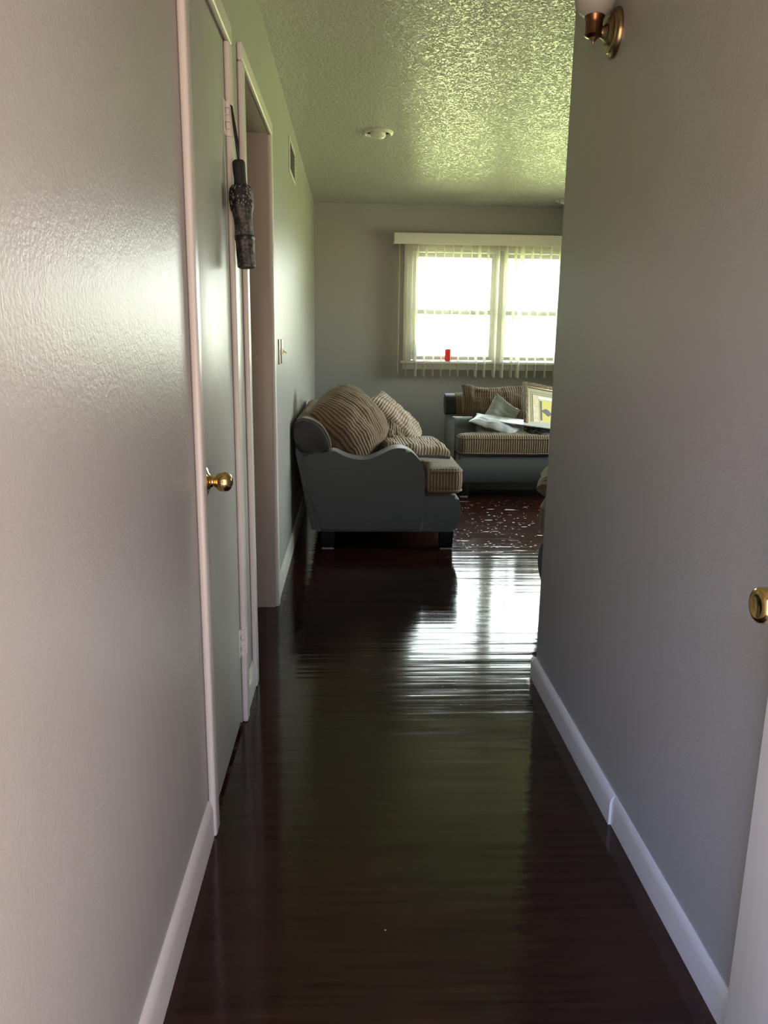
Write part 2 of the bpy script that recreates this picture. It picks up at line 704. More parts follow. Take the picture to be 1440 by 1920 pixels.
shell('wall_front', [
    (-1.9, EX0, -.02, YF, 0, ZC), (EX1, XFAR, -.02, YF, 0, ZC), (EX0, EX1, -.02, YF, EH, ZC)], WALL)
# the dim room the open doorway leads to
shell('wall_side_room', [
    (-1.9, -1.8, YF, YB, 0, ZC), (-1.8, XL-.09, 2.42, 2.50, 0, ZC), (-1.8, XL-.09, 4.3, 4.38, 0, ZC)], WALL2)


def baseboard(name, p0, p1, nrm, hgt, thick=.012):
    """Skirting with a rounded top, running from p0 to p1, standing out along nrm."""
    p0, p1, nrm = Vector((*p0, 0)), Vector((*p1, 0)), Vector((*nrm, 0))
    prof = [(0, 0), (thick, 0), (thick, hgt*.72), (thick*.86, hgt*.84), (thick*.5, hgt*.95), (.0025, hgt), (0, hgt)]
    bm = bmesh.new()
    A = [bm.verts.new(p0+nrm*a+Vector((0, 0, b))) for a, b in prof]
    B = [bm.verts.new(p1+nrm*a+Vector((0, 0, b))) for a, b in prof]
    bm.faces.new(A)
    bm.faces.new(B)
    for i in range(len(prof)):
        j = (i+1) % len(prof)
        bm.faces.new((A[i], A[j], B[j], B[i]))
    return from_bm(name, bm, TRIM, kind='structure', angle=math.radians(35))


baseboard('baseboard_left', (XL, YF), (XL, 1.732), (1, 0), .105)
baseboard('baseboard_left', (XL, 2.388), (XL, 2.597), (1, 0), .105)
baseboard('baseboard_left', (XL, 3.513), (XL, YB), (1, 0), .105)
baseboard('baseboard_right', (XR, 1.765), (XR, YE), (-1, 0), .085, .016)
baseboard('baseboard_right', (XR, YF), (XR, 1.765), (-1, 0), .085, .009)
baseboard('baseboard_right', (XR-.016, YE), (XFAR, YE), (0, 1), .085)
baseboard('baseboard_back', (XL+.012, YB), (XFAR, YB), (0, -1), .105)


def casing(name, y0, y1, head, w=.052, t=.0185, extra=0.0):
    """Painted board casing round an opening in the left wall (inner edges y0, y1)."""
    bm = bmesh.new()
    box(bm, XL, XL+t, y0-w, y0, 0, head, .007, 3)
    box(bm, XL, XL+t, y1, y1+w, 0, head, .007, 3)
    box(bm, XL, XL+t, y0-w, y1+w, head, head+w, .007, 3)
    return from_bm(name, bm, TRIM, kind='structure', angle=math.radians(50))


casing('trim_1', D1a, D1b, D1h)
casing('trim_2', D2a, D2b-.006, D2h-.015)
# jamb lining of the open doorway
boxes('trim_3', [
    (XL-.10, XL+.002, D2b-.012, D2b, 0, D2h), (XL-.10, XL+.002, D2a, D2a+.012, 0, D2h),
    (XL-.10, XL+.002, D2a+.0125, D2b-.0125, D2h-.014, D2h)], JAMB, kind='structure', bevel=.002)
boxes('trim_4', [
    (EX0-.0, EX0+.02, -.02, YF+.012, 0, EH), (EX1-.02, EX1, -.02, YF+.012, 0, EH),
    (EX0+.0205, EX1-.0205, -.02, YF+.012, EH-.02, EH)], TRIM, kind='structure', bevel=.003)


# ------------------------------------------------------------------ closet door
d1 = struct('door_1', (XL, D1a, 0))
boxes('door_panel', [(-.036, .001, .004, D1b-D1a-.004, .022, D1h-.006)], DOORP, d1, bevel=.002)
hz = .90
kn = lathe('door_knob', [(0, 0), (.034, 0), (.035, .003), (.031, .006), (.021, .009), (.0145, .013), (.0120, .019), (.0115, .021), (.0130, .0225),
                         (.0120, .024), (.0170, .0265), (.0222, .032), (.0246, .040), (.0246, .048), (.0222, .056), (.0160, .0625), (.008, .0655), (0, .066)],
           BRASS, d1, axis='X', loc=(.001, .066, hz-.002), sharp=60)
kn['label'] = 'polished brass knob'
for z in (1.835, .285):
    bm = bmesh.new()
    dy = D1b-D1a-.004
    for k in range(5):
        za, zb = z-.045+.018*k, z-.045+.018*(k+1)-.0012
        tube(bm, [(.009, dy, za), (.009, dy, zb)], .0068, 12)
    tube(bm, [(.009, dy, z+.044), (.009, dy, z+.05)], .0045, 10)
    box(bm, .0005, .004, dy-.026, dy-.002, z-.045, z+.045, .0008, 1)
    box(bm, .0005, .022, dy+.004, dy+.010, z-.045, z+.045, .0008, 1)
    hg = from_bm('hinge', bm, TRIM, d1, angle=math.radians(40))
    bm = bmesh.new()
    box(bm, .0035, .0045, dy-.015, dy-.011, z+.012, z+.026)
    box(bm, .0035, .0045, dy-.017, dy-.013, z-.028, z-.012)
    from_bm('screw_slot', bm, DARK, hg)

# ------------------------------------------------------------------ entrance door, swung open against the right wall
d2 = struct('door_2', (.645, YF+.03, 0))
boxes('door_leaf', [(0, .038, .0, .918, .012, 2.03)], WHITE, d2, bevel=.002)
kn2 = lathe('door_knob', [(0, 0), (.032, 0), (.033, .004), (.027, .009), (.014, .012), (.012, .028), (.016, .031), (.0235, .036),
                          (.0262, .043), (.0262, .056), (.0245, .0615), (.0205, .0640), (.0170, .0646), (.0150, .0640), (.010, .0628), (0, .0622)],
            BRASS, d2, axis='-X', loc=(-.010, .852, .882), sharp=60)
lathe('knob_rose', [(0, -.001), (.034, -.001), (.034, .004), (.028, .010), (.014, .013), (0, .013)], BRASS, kn2, axis='-X', loc=(.010, 0, 0), sharp=40)
kn2['label'] = 'polished brass knob'

# ------------------------------------------------------------------ back window
win = struct('window_1', (0, YB, 0))
YW = .055      # sash depth inside the wall
CW0, CW1 = .487, 2.373
boxes('window_casing', [
    (CW0, WX0, -.018, 0, WZ0, 2.074), (WX1, CW1, -.018, 0, WZ0, 2.074), (CW0, CW1, -.018, 0, 2.075, 2.14),
    (1.372, 1.438, -.010, .15, WZ0, 2.052)], WHITE, win, bevel=.004)
boxes('window_jamb', [
    (WX0-.0, WX0+.02, 0, .15, WZ0, WZ1), (WX1-.02, WX1, 0, .15, WZ0, WZ1), (WX0+.0205, WX1-.0205, 0, .15, WZ1-.022, WZ1),
    (WX0+.0205, 1.3715, .122, .15, WZ0+.0005, WZ0+.012)], WHITE, win, bevel=.003)
boxes('window_sill', [(.462, 2.398, -.062, .12, 1.026, 1.05)], WHITE, win, bevel=.005)
boxes('window_apron', [(.487, 2.373, -.016, 0, .970, 1.026)], WHITE, win, bevel=.003)
for x0, x1 in ((WX0+.02, 1.372), (1.438, WX1-.02)):
    for (z0, z1, yo) in ((1.50, WZ1-.022, YW+.03), (WZ0+.012, 1.525, YW)):
        sash = boxes('window_sash', [
            (x0, x0+.042, yo, yo+.03, z0, z1), (x1-.042, x1, yo, yo+.03, z0, z1),
            (x0+.0425, x1-.0425, yo, yo+.03, z1-.036, z1), (x0+.0425, x1-.0425, yo, yo+.03, z0, z0+.036)], WHITE, win, bevel=.003)
        boxes('window_pane', [(x0+.040, x1-.040, yo+.012, yo+.016, z0+.034, z1-.034)], GLASS, sash)
    bm = bmesh.new()
    xm = (x0+x1)/2
    box(bm, xm-.03, xm+.03, YW-.012, YW+.006, 1.500, 1.516, .003)
    box(bm, xm-.012, xm+.028, YW-.020, YW-.008, 1.506, 1.522, .003)
    from_bm('sash_lock', bm, WHITE, win)

# unseen side window in the far right wall, added to brighten the room
win_added = struct('window_added', (XFAR, SY0, 0))
SW = SY1-SY0
boxes('window_casing', [(-.018, 0, -.06, 0, SZ0, SZ1+.06), (-.018, 0, SW, SW+.06, SZ0, SZ1+.06), (-.018, 0, 0, SW, SZ1, SZ1+.06),
                        (-.05, .1, -.07, SW+.07, SZ0-.024, SZ0)], WHITE, win_added, bevel=.004)
sash = boxes('window_sash', [(.05, .09, 0, .05, SZ0, SZ1), (.05, .09, SW-.05, SW, SZ0, SZ1), (.05, .09, 0, SW, SZ0, SZ0+.05),
                             (.05, .09, 0, SW, SZ1-.05, SZ1), (.05, .09, SW/2-.03, SW/2+.03, SZ0, SZ1)], WHITE, win_added, bevel=.003)
boxes('window_pane', [(.068, .072, .045, SW-.045, SZ0+.045, SZ1-.045)], GLASS, sash)

# ------------------------------------------------------------------ vertical blind
bl = thing('vertical_blind', 'white vertical blind with its slats turned open across the back window', 'blind', (0, YB-.07, 2.21))
val = boxes('valance', [(.380, 2.49, -.040, -.034, -.100, 0), (.380, .386, -.040, .068, -.100, 0), (2.484, 2.49, -.040, .068, -.100, 0),
                        (.380, 2.49, -.040, .060, -.004, 0)], VALW, bl, bevel=.0015)
boxes('headrail', [(.40, 2.47, -.012, .028, -.075, -.030)], VINYL, bl, bevel=.002)
sx = [.437, .515, .607, .689, .777, .855, .941, 1.018, 1.115, 1.189, 1.271, 1.363, 1.441, 1.531, 1.592, 1.684, 1.765, 1.863, 1.952,
      2.035, 2.118, 2.20, 2.283, 2.366, 2.44]
sw = [8, 10, 18, 15, 9, 9, 8, 15, 8, 22, 20, 27, 28, 22, 31, 18, 13, 15, 20, 14, 10, 18, 22, 15, 12]
for i, (x, wpx) in enumerate(zip(sx, sw)):
    app = min(.08, wpx/4*.0052)
    th = math.atan2(x, 7.46)
    a = th-math.asin(min(.95, app/.089))       # slat heading away from the window normal
    dirv = Vector((math.sin(a), math.cos(a), 0))
    nv = Vector((dirv.y, -dirv.x, 0))
    bm = bmesh.new()
    rows = []
    K = 6
    for z in (-.065, -.4, -.8, -1.308):
        row = []
        for k in range(K+1):
            s = k/K-.5
            bow = .006*(1-(2*s)**2)
            p = Vector((x, .005, 0))+dirv*(s*.089)+nv*bow
            row.append(bm.verts.new((p.x, p.y, z+(.012*s if z < -1 else 0))))
        rows.append(row)
    for A, B in zip(rows, rows[1:]):
        for k in range(K):
            bm.faces.new((A[k], A[k+1], B[k+1], B[k]))
    bmesh.ops.solidify(bm, geom=bm.faces[:], thickness=.0012)
    s = from_bm('slat', bm, VINYL, bl, angle=math.radians(40))

# ------------------------------------------------------------------ sofas
def seat_cushion(u0, u1, ua, v0, v1, varm, parent, near):
    """T-shaped seat cushion: full width v0..v1 for u>ua, behind that only up to the arm (varm)."""
    zb, zt, r = .345, .505, .045
    zm = (zb+zt)/2

    def graded(a, b, extra=()):
        L = b-a
        s = [0, .0012, .004, .009, .017, .028, .045]
        pts = [a+x for x in s]+[b-x for x in s]
        n = int((L-.09)/.018)
        pts += [a+.045+(L-.09)*i/n for i in range(1, n)]
        for e in extra:
            pts += [e+x for x in s]+[e-x for x in s]
        pts = sorted(set(round(p, 5) for p in pts if a-1e-6 <= p <= b+1e-6))
        out = [pts[0]]
        for p in pts[1:]:
            if p-out[-1] > .0008:
                out.append(p)
        return out
    us = graded(u0, u1, (ua,))
    vs = graded(v0, v1, (varm,))
    lo, hi = (varm, v1) if near else (v0, varm)

    def dist(u, v):
        # signed distance-like inset to the T outline
        d_front = min(u1-u, v-v0, v1-v)
        if u >= ua:
            d = d_front
            back = u-ua
            if lo <= v <= hi:
                return min(d, 1) if d < .5 else d
            return min(d, back)
        if v < lo-1e-6 or v > hi+1e-6:
            return -1
        d = min(u-u0, v-lo if near else 1e9, hi-v if not near else 1e9, v1-v, v-v0)
        return d
    bm = bmesh.new()
    uvl = bm.loops.layers.uv.new('UVMap')
    grid = {}

    def P(i, j, sgn):
        u, v = us[i], vs[j]
        d = dist(u, v)
        if d < -1e-6:
            return None
        d = max(d, 0)
        key = (i, j, 0 if d < 1e-5 else sgn)
        if key in grid:
            return grid[key]
        t = min(d/r, 1)
        hgt = (1-(1-t)**3.0)**(1/3.0) if t < 1 else 1
        cu = max(0, min(1, (u1-u)/(u1-u0)))
        cv = (v-v0)/(v1-v0)
        cr = .022*math.sin(PI*min(1, max(0, cu*.9+.08)))*math.sin(PI*min(1, max(0, cv)))*t
        nz = .004*noise.noise(Vector((u*7, v*7+parent.location.y, 1.3)))*t
        z = zm+sgn*(zt-zm)*hgt+(cr+nz if sgn > 0 else 0)
        # sides bulge a little
        grid[key] = bm.verts.new((u, v, z))
        return grid[key]
    for sgn in (1, -1):
        for i in range(len(us)-1):
            for j in range(len(vs)-1):
                q = [P(i, j, sgn), P(i+1, j, sgn), P(i+1, j+1, sgn), P(i, j+1, sgn)]
                if any(x is None for x in q) or len(set(q)) < 3:
                    continue
                uc, vc = (us[i]+us[i+1])/2, (vs[j]+vs[j+1])/2
                if dist(uc, vc) < 0:
                    continue
                qq = []
                for x in q:
                    if x not in qq:
                        qq.append(x)
                try:
                    f = bm.faces.new(qq if sgn > 0 else qq[::-1])
                except ValueError:
                    continue
                endface = (min(vc-v0, v1-vc) < .016) and (u1-uc > min(vc-v0, v1-vc))
                for lp in f.loops:
                    c = lp.vert.co
                    lp[uvl].uv = (c.x, c.z) if endface else (c.y, c.x)
    # front corners rounded in plan
    for vtx in bm.verts:
        for vc, sg in ((v0, 1), (v1, -1)):
            rr = .05
            du, dv = vtx.co.x-(u1-rr), (vtx.co.y-(vc+sg*rr))*-sg
            if du > 0 and dv > 0:
                mx = max(du, dv)
                ln = math.hypot(du, dv)
                k = mx/ln
                vtx.co.x = u1-rr+du*k
                vtx.co.y = vc+sg*rr-sg*dv*k
    o = from_bm('seat_cushion', bm, CORD, parent, smooth=True)
    bm = bmesh.new()
    for z in (zt-.022, zb+.020):
        e = .004
        path = []
        rr = .05
        for (cu, cv, a0) in ((u1-rr, v0+rr, -PI/2), (u1-rr, v1-rr, 0)):
            for k in range(7):
                a = a0+PI/2*k/6
                path.append((cu+(rr-e)*math.cos(a), cv+(rr-e)*math.sin(a), z))
        path = [(ua+.02, v0+e, z)]+path+[(ua+.02, v1-e, z)]
        tube(bm, path, .0055, 8)
    from_bm('piping', bm, PIPE, o, smooth=True)
    return o


def make_sofa(name, label, loc, rotz, length=1.60, cat='sofa'):
    s = thing(name, label, cat, loc, rotz, None)
    L = length
    aw = .17
    # arms: swooping English-arm outline
    prof = [(.150, .111), (.077, .373), (.034, .592)]
    top = smooth_open([(.20, .592), (.236, .603), (.29, .578), (.34, .560), (.40, .552), (.455, .560), (.51, .583), (.565, .611), (.62, .623), (.675, .612),
                       (.725, .573), (.760, .522), (.777, .460), (.779, .40)], 3)
    prof += top+[(.776, .25), (.773, .13), (.760, .111)]
    for v0, v1 in ((0, aw), (L-aw, L)):
        bm = bmesh.new()
        prism(bm, prof, v0, v1, 'xz', .026, 5)
        bmesh.ops.triangulate(bm, faces=[f for f in bm.faces if len(f.verts) > 8])
        from_bm('arm', bm, SUEDE, s, angle=math.radians(38))
    # base rail with bulged front
    bp = [(.14, .112), (.10, .24), (.10, .345)] + smooth_open(
        [(.955, .338), (.978, .330), (.992, .300), (1.0, .25), (.996, .20), (.985, .155), (.965, .118), (.945, .112)], 3)
    bm = bmesh.new()
    prism(bm, bp, .016, L-.016, 'xz', .022, 4)
    # the rail behind the arm fronts sits inside the arms
    from_bm('base', bm, SUEDE, s, angle=math.radians(38))
    # back panel
    bm = bmesh.new()
    prism(bm, [(.17, .112), (.10, .118), (.012, .58), (.010, .68), (.10, .70), (.20, .62), (.30, .35)], .02, L-.02, 'xz', .012, 2)
    from_bm('back', bm, SUEDE, s, angle=math.radians(38))
    # rolled top of the back: corduroy between two dark end caps
    roll = smooth_closed([(.034, .600), (.004, .690), (.006, .752), (.045, .778), (.105, .768), (.155, .735), (.186, .690), (.207, .634), (.200, .592), (.12, .593)], 4)
    cx_, cz_ = .105, .68
    bm = bmesh.new()
    big = [(cx_+(a-cx_)*1.07+.002, cz_+(b-cz_)*1.08) for a, b in roll]
    prism(bm, big, .085, L-.085, 'xz', .010, 3)
    uvl = bm.loops.layers.uv.new('UVMap')
    for f in bm.faces:
        for lp in f.loops:
            lp[uvl].uv = (lp.vert.co.y, lp.vert.co.x)
    from_bm('back_roll', bm, CORD, s, angle=math.radians(50))
    for v0, v1 in ((-.006, .09), (L-.09, L+.006)):
        bm = bmesh.new()
        prism(bm, roll, v0, v1, 'xz', .020, 4)
        cap = from_bm('roll_end_cap', bm, LEATHER, s, angle=math.radians(50))
        cap['label'] = 'charcoal leather-look end cap'
    seat_cushion(.20, 1.008, .785, .006, L/2-.002, aw+.004, s, True)
    seat_cushion(.20, 1.008, .785, L/2+.002, L-.006, L-aw-.004, s, False)
    for (lu, lv) in ((.155, .03), (.155, L-.11), (.875, .03), (.875, L-.11)):
        bm = bmesh.new()
        vs = box(bm, lu, lu+.088, lv, lv+.08, .006, .125, .004, 2)
        for v in bm.verts:
            k = (1-v.co.z/.125)*.12
            v.co.x += (lu+.044-v.co.x)*k
            v.co.y += (lv+.04-v.co.y)*k
        lg = from_bm('leg', bm, WOODLEG, s, angle=math.radians(40))
        bm = bmesh.new()
        box(bm, lu+.008, lu+.080, lv+.008, lv+.072, 0, .006, .001, 1)
        from_bm('glide', bm, GLIDE, lg)
    return s


sofa = make_sofa('sofa', 'slate grey and brown corduroy sofa against the left wall, seen from its arm end', (-.340, 4.46, 0), 0)
dup(sofa, (.850, 7.055, 0), -PI/2, 'slate grey and brown corduroy sofa under the window with the picture frame on it')
ca = PI-math.radians(20)
cl = 1.02
cp = Vector((.868, 3.43, 0))-Matrix.Rotation(ca, 3, 'Z') @ Vector((1.008, cl, 0))
make_sofa('armchair', 'armchair mostly hidden behind the right hallway wall, only its front corner showing', cp, ca, cl, 'armchair')


# ------------------------------------------------------------------ cushions
def pillow(name, label, c, ex, ey, w, h, t, mat, stripe='y', seed=0, wrinkle=.012, group=None, pinch=.10, back=None,
           N=56, pexp=.55, sag=0.0, fold=0.0, sq=2.6, rnd=0.0, cat='cushion'):
    ex = Vector(ex).normalized()
    ey = Vector(ey)
    ey = (ey-ex*ey.dot(ex)).normalized()
    ez = ex.cross(ey)
    bm = bmesh.new()
    uvl = bm.loops.layers.uv.new('UVMap')
    grid = {}
    off = Vector((seed*7.31, seed*3.17, seed*1.7))

    def warp(x):
        return math.copysign(1-(1-abs(x))**1.5, x)

    def V(i, j, sg):
        edge = i in (0, N) or j in (0, N)
        key = (i, j, 0 if edge else sg)
        if key in grid:
            return grid[key]
        a, b = warp(2*i/N-1), warp(2*j/N-1)
        x = w/2*a*(1-pinch*(1-abs(b)**2)*abs(a)**2)
        y = h/2*b*(1-pinch*(1-abs(a)**2)*abs(b)**2)
        if rnd:
            x *= math.sqrt(1-rnd*b*b)
            y *= math.sqrt(1-rnd*a*a)
        prof = ((1-abs(a)**sq)*(1-abs(b)**sq))
        prof = max(prof, 0)**pexp
        z = 0 if edge else sg*t/2*prof
        p = Vector((x, y, 0))
        n1 = noise.noise(p*9+off)*wrinkle
        n2 = noise.noise(Vector((p.x*26, p.y*8, sg))+off)*wrinkle*.6
        n3 = noise.noise(Vector((p.x*11, p.y*34, sg*2))+off)*wrinkle*.5
        z += (n1+(n2+n3)*sg)*(0.6 if edge else 1)
        x += noise.noise(p*7+off*2)*wrinkle*.9
        y += noise.noise(p*7+off*3)*wrinkle*.9
        z += -sag*(a*a+b*b)
        z += fold*math.exp(-((a-.15+b*.3)**2)/.03)
        grid[key] = bm.verts.new((x, y, z))
        return grid[key]
    for sg in (1, -1):
        for i in range(N):
            for j in range(N):
                q = [V(i, j, sg), V(i+1, j, sg), V(i+1, j+1, sg), V(i, j+1, sg)]
                f = bm.faces.new(q if sg > 0 else q[::-1])
                f.material_index = 1 if (back and sg < 0) else 0
                for lp, (di, dj) in zip(f.loops, ((0, 0), (1, 0), (1, 1), (0, 1)) if sg > 0 else ((0, 1), (1, 1), (1, 0), (0, 0))):
                    a, b = warp(2*(i+di)/N-1)*w/2, warp(2*(j+dj)/N-1)*h/2
                    lp[uvl].uv = (a, b) if stripe == 'y' else (b, a)
    me = bpy.data.meshes.new(name)
    bm.to_mesh(me)
    bm.free()
    o = link(name, me, [mat, back] if back else mat, smooth=True)
    M = Matrix((ex, ey, ez)).transposed().to_4x4()
    M.translation = Vector(c)
    o.matrix_world = M
    return tag(o, label, cat, group)


G1 = 'loose cushions on the left sofa'
pa, pb_ = Vector((.80, .60, 0)), Vector((-.33, .44, .84))
pt = math.radians(30)
pillow('back_cushion', 'plump dark brown corduroy cushion propped nearest on the left sofa', (-.020, 4.86, .715),
       pa*math.cos(pt)+pb_*math.sin(pt), -pa*math.sin(pt)+pb_*math.cos(pt), .48, .50, .36, CORD, 'y', 1, .016, G1, .03, pexp=.5, sq=2.4, rnd=.32)
pillow('throw_pillow', 'light tan corduroy cushion leaning upright, sharp corner up, on the left sofa', (.300, 5.22, .715), (.20, .92, .10), (-.72, .05, .68),
       .38, .44, .13, CORDL, 'x', 2, .014, G1, .04, pexp=.42, sq=4)
pillow('throw_pillow', 'crumpled brown corduroy cushion wedged between two others on the left sofa', (.225, 5.02, .605), (.85, .35, -.25), (-.2, .6, .75),
       .34, .30, .20, CORD, 'y', 3, .030, G1, .10)
pillow('flat_cushion', 'flat brown cushion with slate underside lying on the left sofa seat', (.400, 4.92, .562), (1, .12, -.13), (0, 1, .06),
       .42, .36, .105, CORDL, 'y', 4, .014, G1, .03, back=SUEDE, pexp=.24, sq=8)
pillow('back_cushion', 'brown cushion peeking out behind the big one on the left sofa', (.045, 5.55, .68), (.35, .9, 0), (-.5, .1, .85),
       .48, .42, .20, CORD, 'y', 5, .014, G1, .06)

G2 = 'loose cushions on the window sofa'
pillow('back_cushion', 'brown corduroy cushion standing against the back of the window sofa', (1.265, 6.78, .685), (1, .02, .0), (0, .30, .95),
       .60, .36, .17, CORD, 'y', 6, .022, G2, .05)
pillow('throw_pillow', 'grey satin cushion standing on its corner on the window sofa', (1.275, 6.50, .635), (.80, .05, -.55), (.52, .33, .77),
       .27, .27, .10, SATIN, 'y', 7, .010, G2, .10)
pillow('throw_pillow', 'grey satin cushion with brown back draped over the window sofa arm', (1.205, 6.33, .575), (.90, -.28, -.30), (.16, .88, .18),
       .42, .30, .085, SATIN, 'x', 8, .014, G2, .08, back=CORD, sag=.012)
pillow('throw_pillow', 'brown cushion with charcoal underside at the wall edge on the window sofa', (1.71, 6.30, .492), (1, -.1, .10), (.05, 1, .22),
       .38, .34, .10, CORDL, 'x', 9, .010, G2, .06, back=LEATHER)
pillow('throw_pillow', 'brown corduroy cushion lying on the armchair hidden behind the right wall', (1.105, 3.68, .585), (.30, 1, 0), (1, -.3, .12),
       .46, .36, .17, CORD, 'y', 10, .014, None, .06)

# white panel lying across the cushions
bm = bmesh.new()
box(bm, 0, .56, 0, .17, 0, .008, .001, 1)
wb = from_bm('white_board', bm, BOARD)
ex = Vector((.52, -.05, -.062)).normalized()
ey = Vector((.02, 1, .17))
ey = (ey-ex*ey.dot(ex)).normalized()
Mw = Matrix((ex, ey, ex.cross(ey))).transposed().to_4x4()
Mw.translation = Vector((1.185, 6.27, .598))
wb.matrix_world = Mw
tag(wb, 'thin white board lying across the grey cushions on the window sofa', 'board')

# crumpled black cloth
bm = bmesh.new()
N = 34
gv = {}
for i in range(N+1):
    for j in range(N+1):
        a, b = 2*i/N-1, 2*j/N-1
        p = Vector((a*.10, b*.11, 0))
        hump = .050*max(0, 1-a*a)*max(0, 1-b*b)
        cr = .030*(abs(noise.noise(p*17+Vector((3, 1, 0))))+.5*abs(noise.noise(p*38)))
        gv[i, j] = bm.verts.new((p.x+.03*noise.noise(p*15), p.y+.02*noise.noise(p*14+Vector((5, 0, 0))), hump+cr))
for i in range(N):
    for j in range(N):
        bm.faces.new((gv[i, j], gv[i+1, j], gv[i+1, j+1], gv[i, j+1]))
bmesh.ops.solidify(bm, geom=bm.faces[:], thickness=.003)
bc = from_bm('black_cloth', bm, BLKCLOTH, smooth=True)
bc.location = (1.505, 6.22, .486)
bc.rotation_euler = (-.1, -.25, .5)
tag(bc, 'crumpled black cloth lying by the white board on the window sofa', 'cloth')

# ------------------------------------------------------------------ framed picture
pr = Vector((.302, .134, -.053)).normalized()
pd = Vector((0, -.18, -.458))
pd = (pd-pr*pd.dot(pr)).normalized()
pn = pr.cross(pd)      # pr right, pd down -> pn points away from the viewer
pf = thing('framed_picture', 'ornate gold framed print leaning on the window sofa', 'picture')
Mp = Matrix((pr, -pd, -pn)).transposed().to_4x4()      # local x right, y up, z towards the viewer
Mp.translation = Vector((1.442, 6.45, .92))
pf.matrix_world = Mp
PW, PH = .50, .455


def ring(name, inset, width, z0, z1, mat, bev=.0):
    a, b = inset, inset+width
    bm = bmesh.new()
    box(bm, a, b, -PH+a, -a, z0, z1, bev, 2)
    box(bm, PW-b, PW-a, -PH+a, -a, z0, z1, bev, 2)
    box(bm, b, PW-b, -b, -a, z0, z1, bev, 2)
    box(bm, b, PW-b, -PH+a, -PH+b, z0, z1, bev, 2)
    return from_bm(name, bm, mat, pf, angle=math.radians(40))


fr = ring('frame', 0, .034, -.022, .012, GOLD, .006)
fr['label'] = 'carved gold frame'
ring('inner_moulding', .030, .014, -.020, .006, GOLDP, .004)
boxes('mat_board', [(.040, PW-.040, -PH+.040, -.040, -.018, -.010)], MATB, pf)
ring('mat_line', .074, .003, -.0105, -.0088, MATL)
ring('mat_bevel', .092, .004, -.0105, -.0080, MATL)
boxes('print', [(.096, PW-.096, -PH+.096, -.096, -.0102, -.0092)], PRINT, pf)
prt = pf.children[-1]
x0, x1, y0, y1 = .150, PW-.05-.10, -PH+.102, -.102
for ya, yb in ((-.128, -.104), (-PH+.104, -PH+.128)):
    boxes('white_band', [(.158, PW-.120, ya, yb, -.0092, -.0088)], PWHITE, pf)
boxes('yellow_field', [(.166, PW-.130, -PH+.132, -.132, -.0092, -.0086)], PYEL, pf)
boxes('field_border', [(.160, .168, -PH+.128, -.128, -.0090, -.0082)], PPINK, pf)
bm = bmesh.new()
box(bm, .172, .192, -PH+.142, -.142, -.0086, -.0078)
pts = smooth_closed([(.192, -.225), (.215, -.212), (.245, -.208), (.275, -.225), (.29, -.245), (.275, -.262), (.25, -.268), (.225, -.252), (.192, -.236)], 4)
prism(bm, pts, -.0086, -.0078, 'xy')
from_bm('dark_motif', bm, PGREY, pf)

# ------------------------------------------------------------------ things on the window sill
can = thing('drink_can', 'red drink can on the window sill', 'can', (.928, YB-.005, 1.050))
lathe('can_body', [(0, .002), (.022, 0), (.024, .003), (.0325, .012), (.033, .016), (.033, .100), (.032, .106), (.0272, .114)], RED, can, 32)
lathe('can_lid', [(.0272, .1138), (.0276, .1165), (.0262, .118), (.0250, .1155), (.023, .1135), (0, .1135)], ALU, can, 32)
bm = bmesh.new()
box(bm, -.004, .018, -.007, .007, .1137, .1150, .0005, 1)
from_bm('pull_tab', bm, ALU, can)

bm = bmesh.new()
bmesh.ops.create_icosphere(bm, subdivisions=5, radius=1)
for v in bm.verts:
    p = v.co.copy()
    k = 1+.30*noise.noise(p*2.2)+.18*abs(noise.noise(p*6))-.08*noise.noise(p*13)
    tp = 1-.45*max(0, p.z)
    v.co = Vector((p.x*.030*k*tp, p.y*.026*k*tp, (p.z+1)*.104*(1+.05*noise.noise(p*3))))
zmin = min(v.co.z for v in bm.verts)
for v in bm.verts:
    v.co.z -= zmin
pb = from_bm('plastic_bag', bm, CLEARP, smooth=True)
pb.location = (.600, YB-.005, 1.050)
tag(pb, 'crumpled clear plastic bag at the left end of the window sill', 'plastic bag')

# ------------------------------------------------------------------ folding umbrella hanging from the closet door's top hinge
HY = 2.335
um = thing('umbrella', 'folded black spotted umbrella hanging from the closet door hinge', 'umbrella', (-.317, 2.300, 1.722))
axis = Vector((.055, .012, -1)).normalized()
rotm = Vector((0, 0, -1)).rotation_difference(axis).to_matrix().to_4x4()


def uadd(name, bm, mat, sm=True):
    bmesh.ops.transform(bm, matrix=rotm, verts=bm.verts)
    return from_bm(name, bm, mat, um, angle=math.radians(50))


def ring_lathe(prof, seg=48, wob=0.0, seed=0.0):
    bm = bmesh.new()
    rings = []
    for r, z in prof:
        rg = []
        for i in range(seg):
            a = 2*PI*i/seg
            d = Vector((math.cos(a)*1.6, math.sin(a)*1.6, z*28+seed))
            k = 1+wob*(noise.noise(d)+.6*noise.noise(d*2.7)+.25*math.sin(a*8+z*60))
            rg.append(bm.verts.new((r*k*math.cos(a), r*k*math.sin(a), z)))
        rings.append(rg)
    for A, B in zip(rings, rings[1:]):
        for i in range(seg):
            j = (i+1) % seg
            bm.faces.new((A[i], A[j], B[j], B[i]))
    bm.faces.new(rings[0])
    bm.faces.new(rings[-1])
    return bm


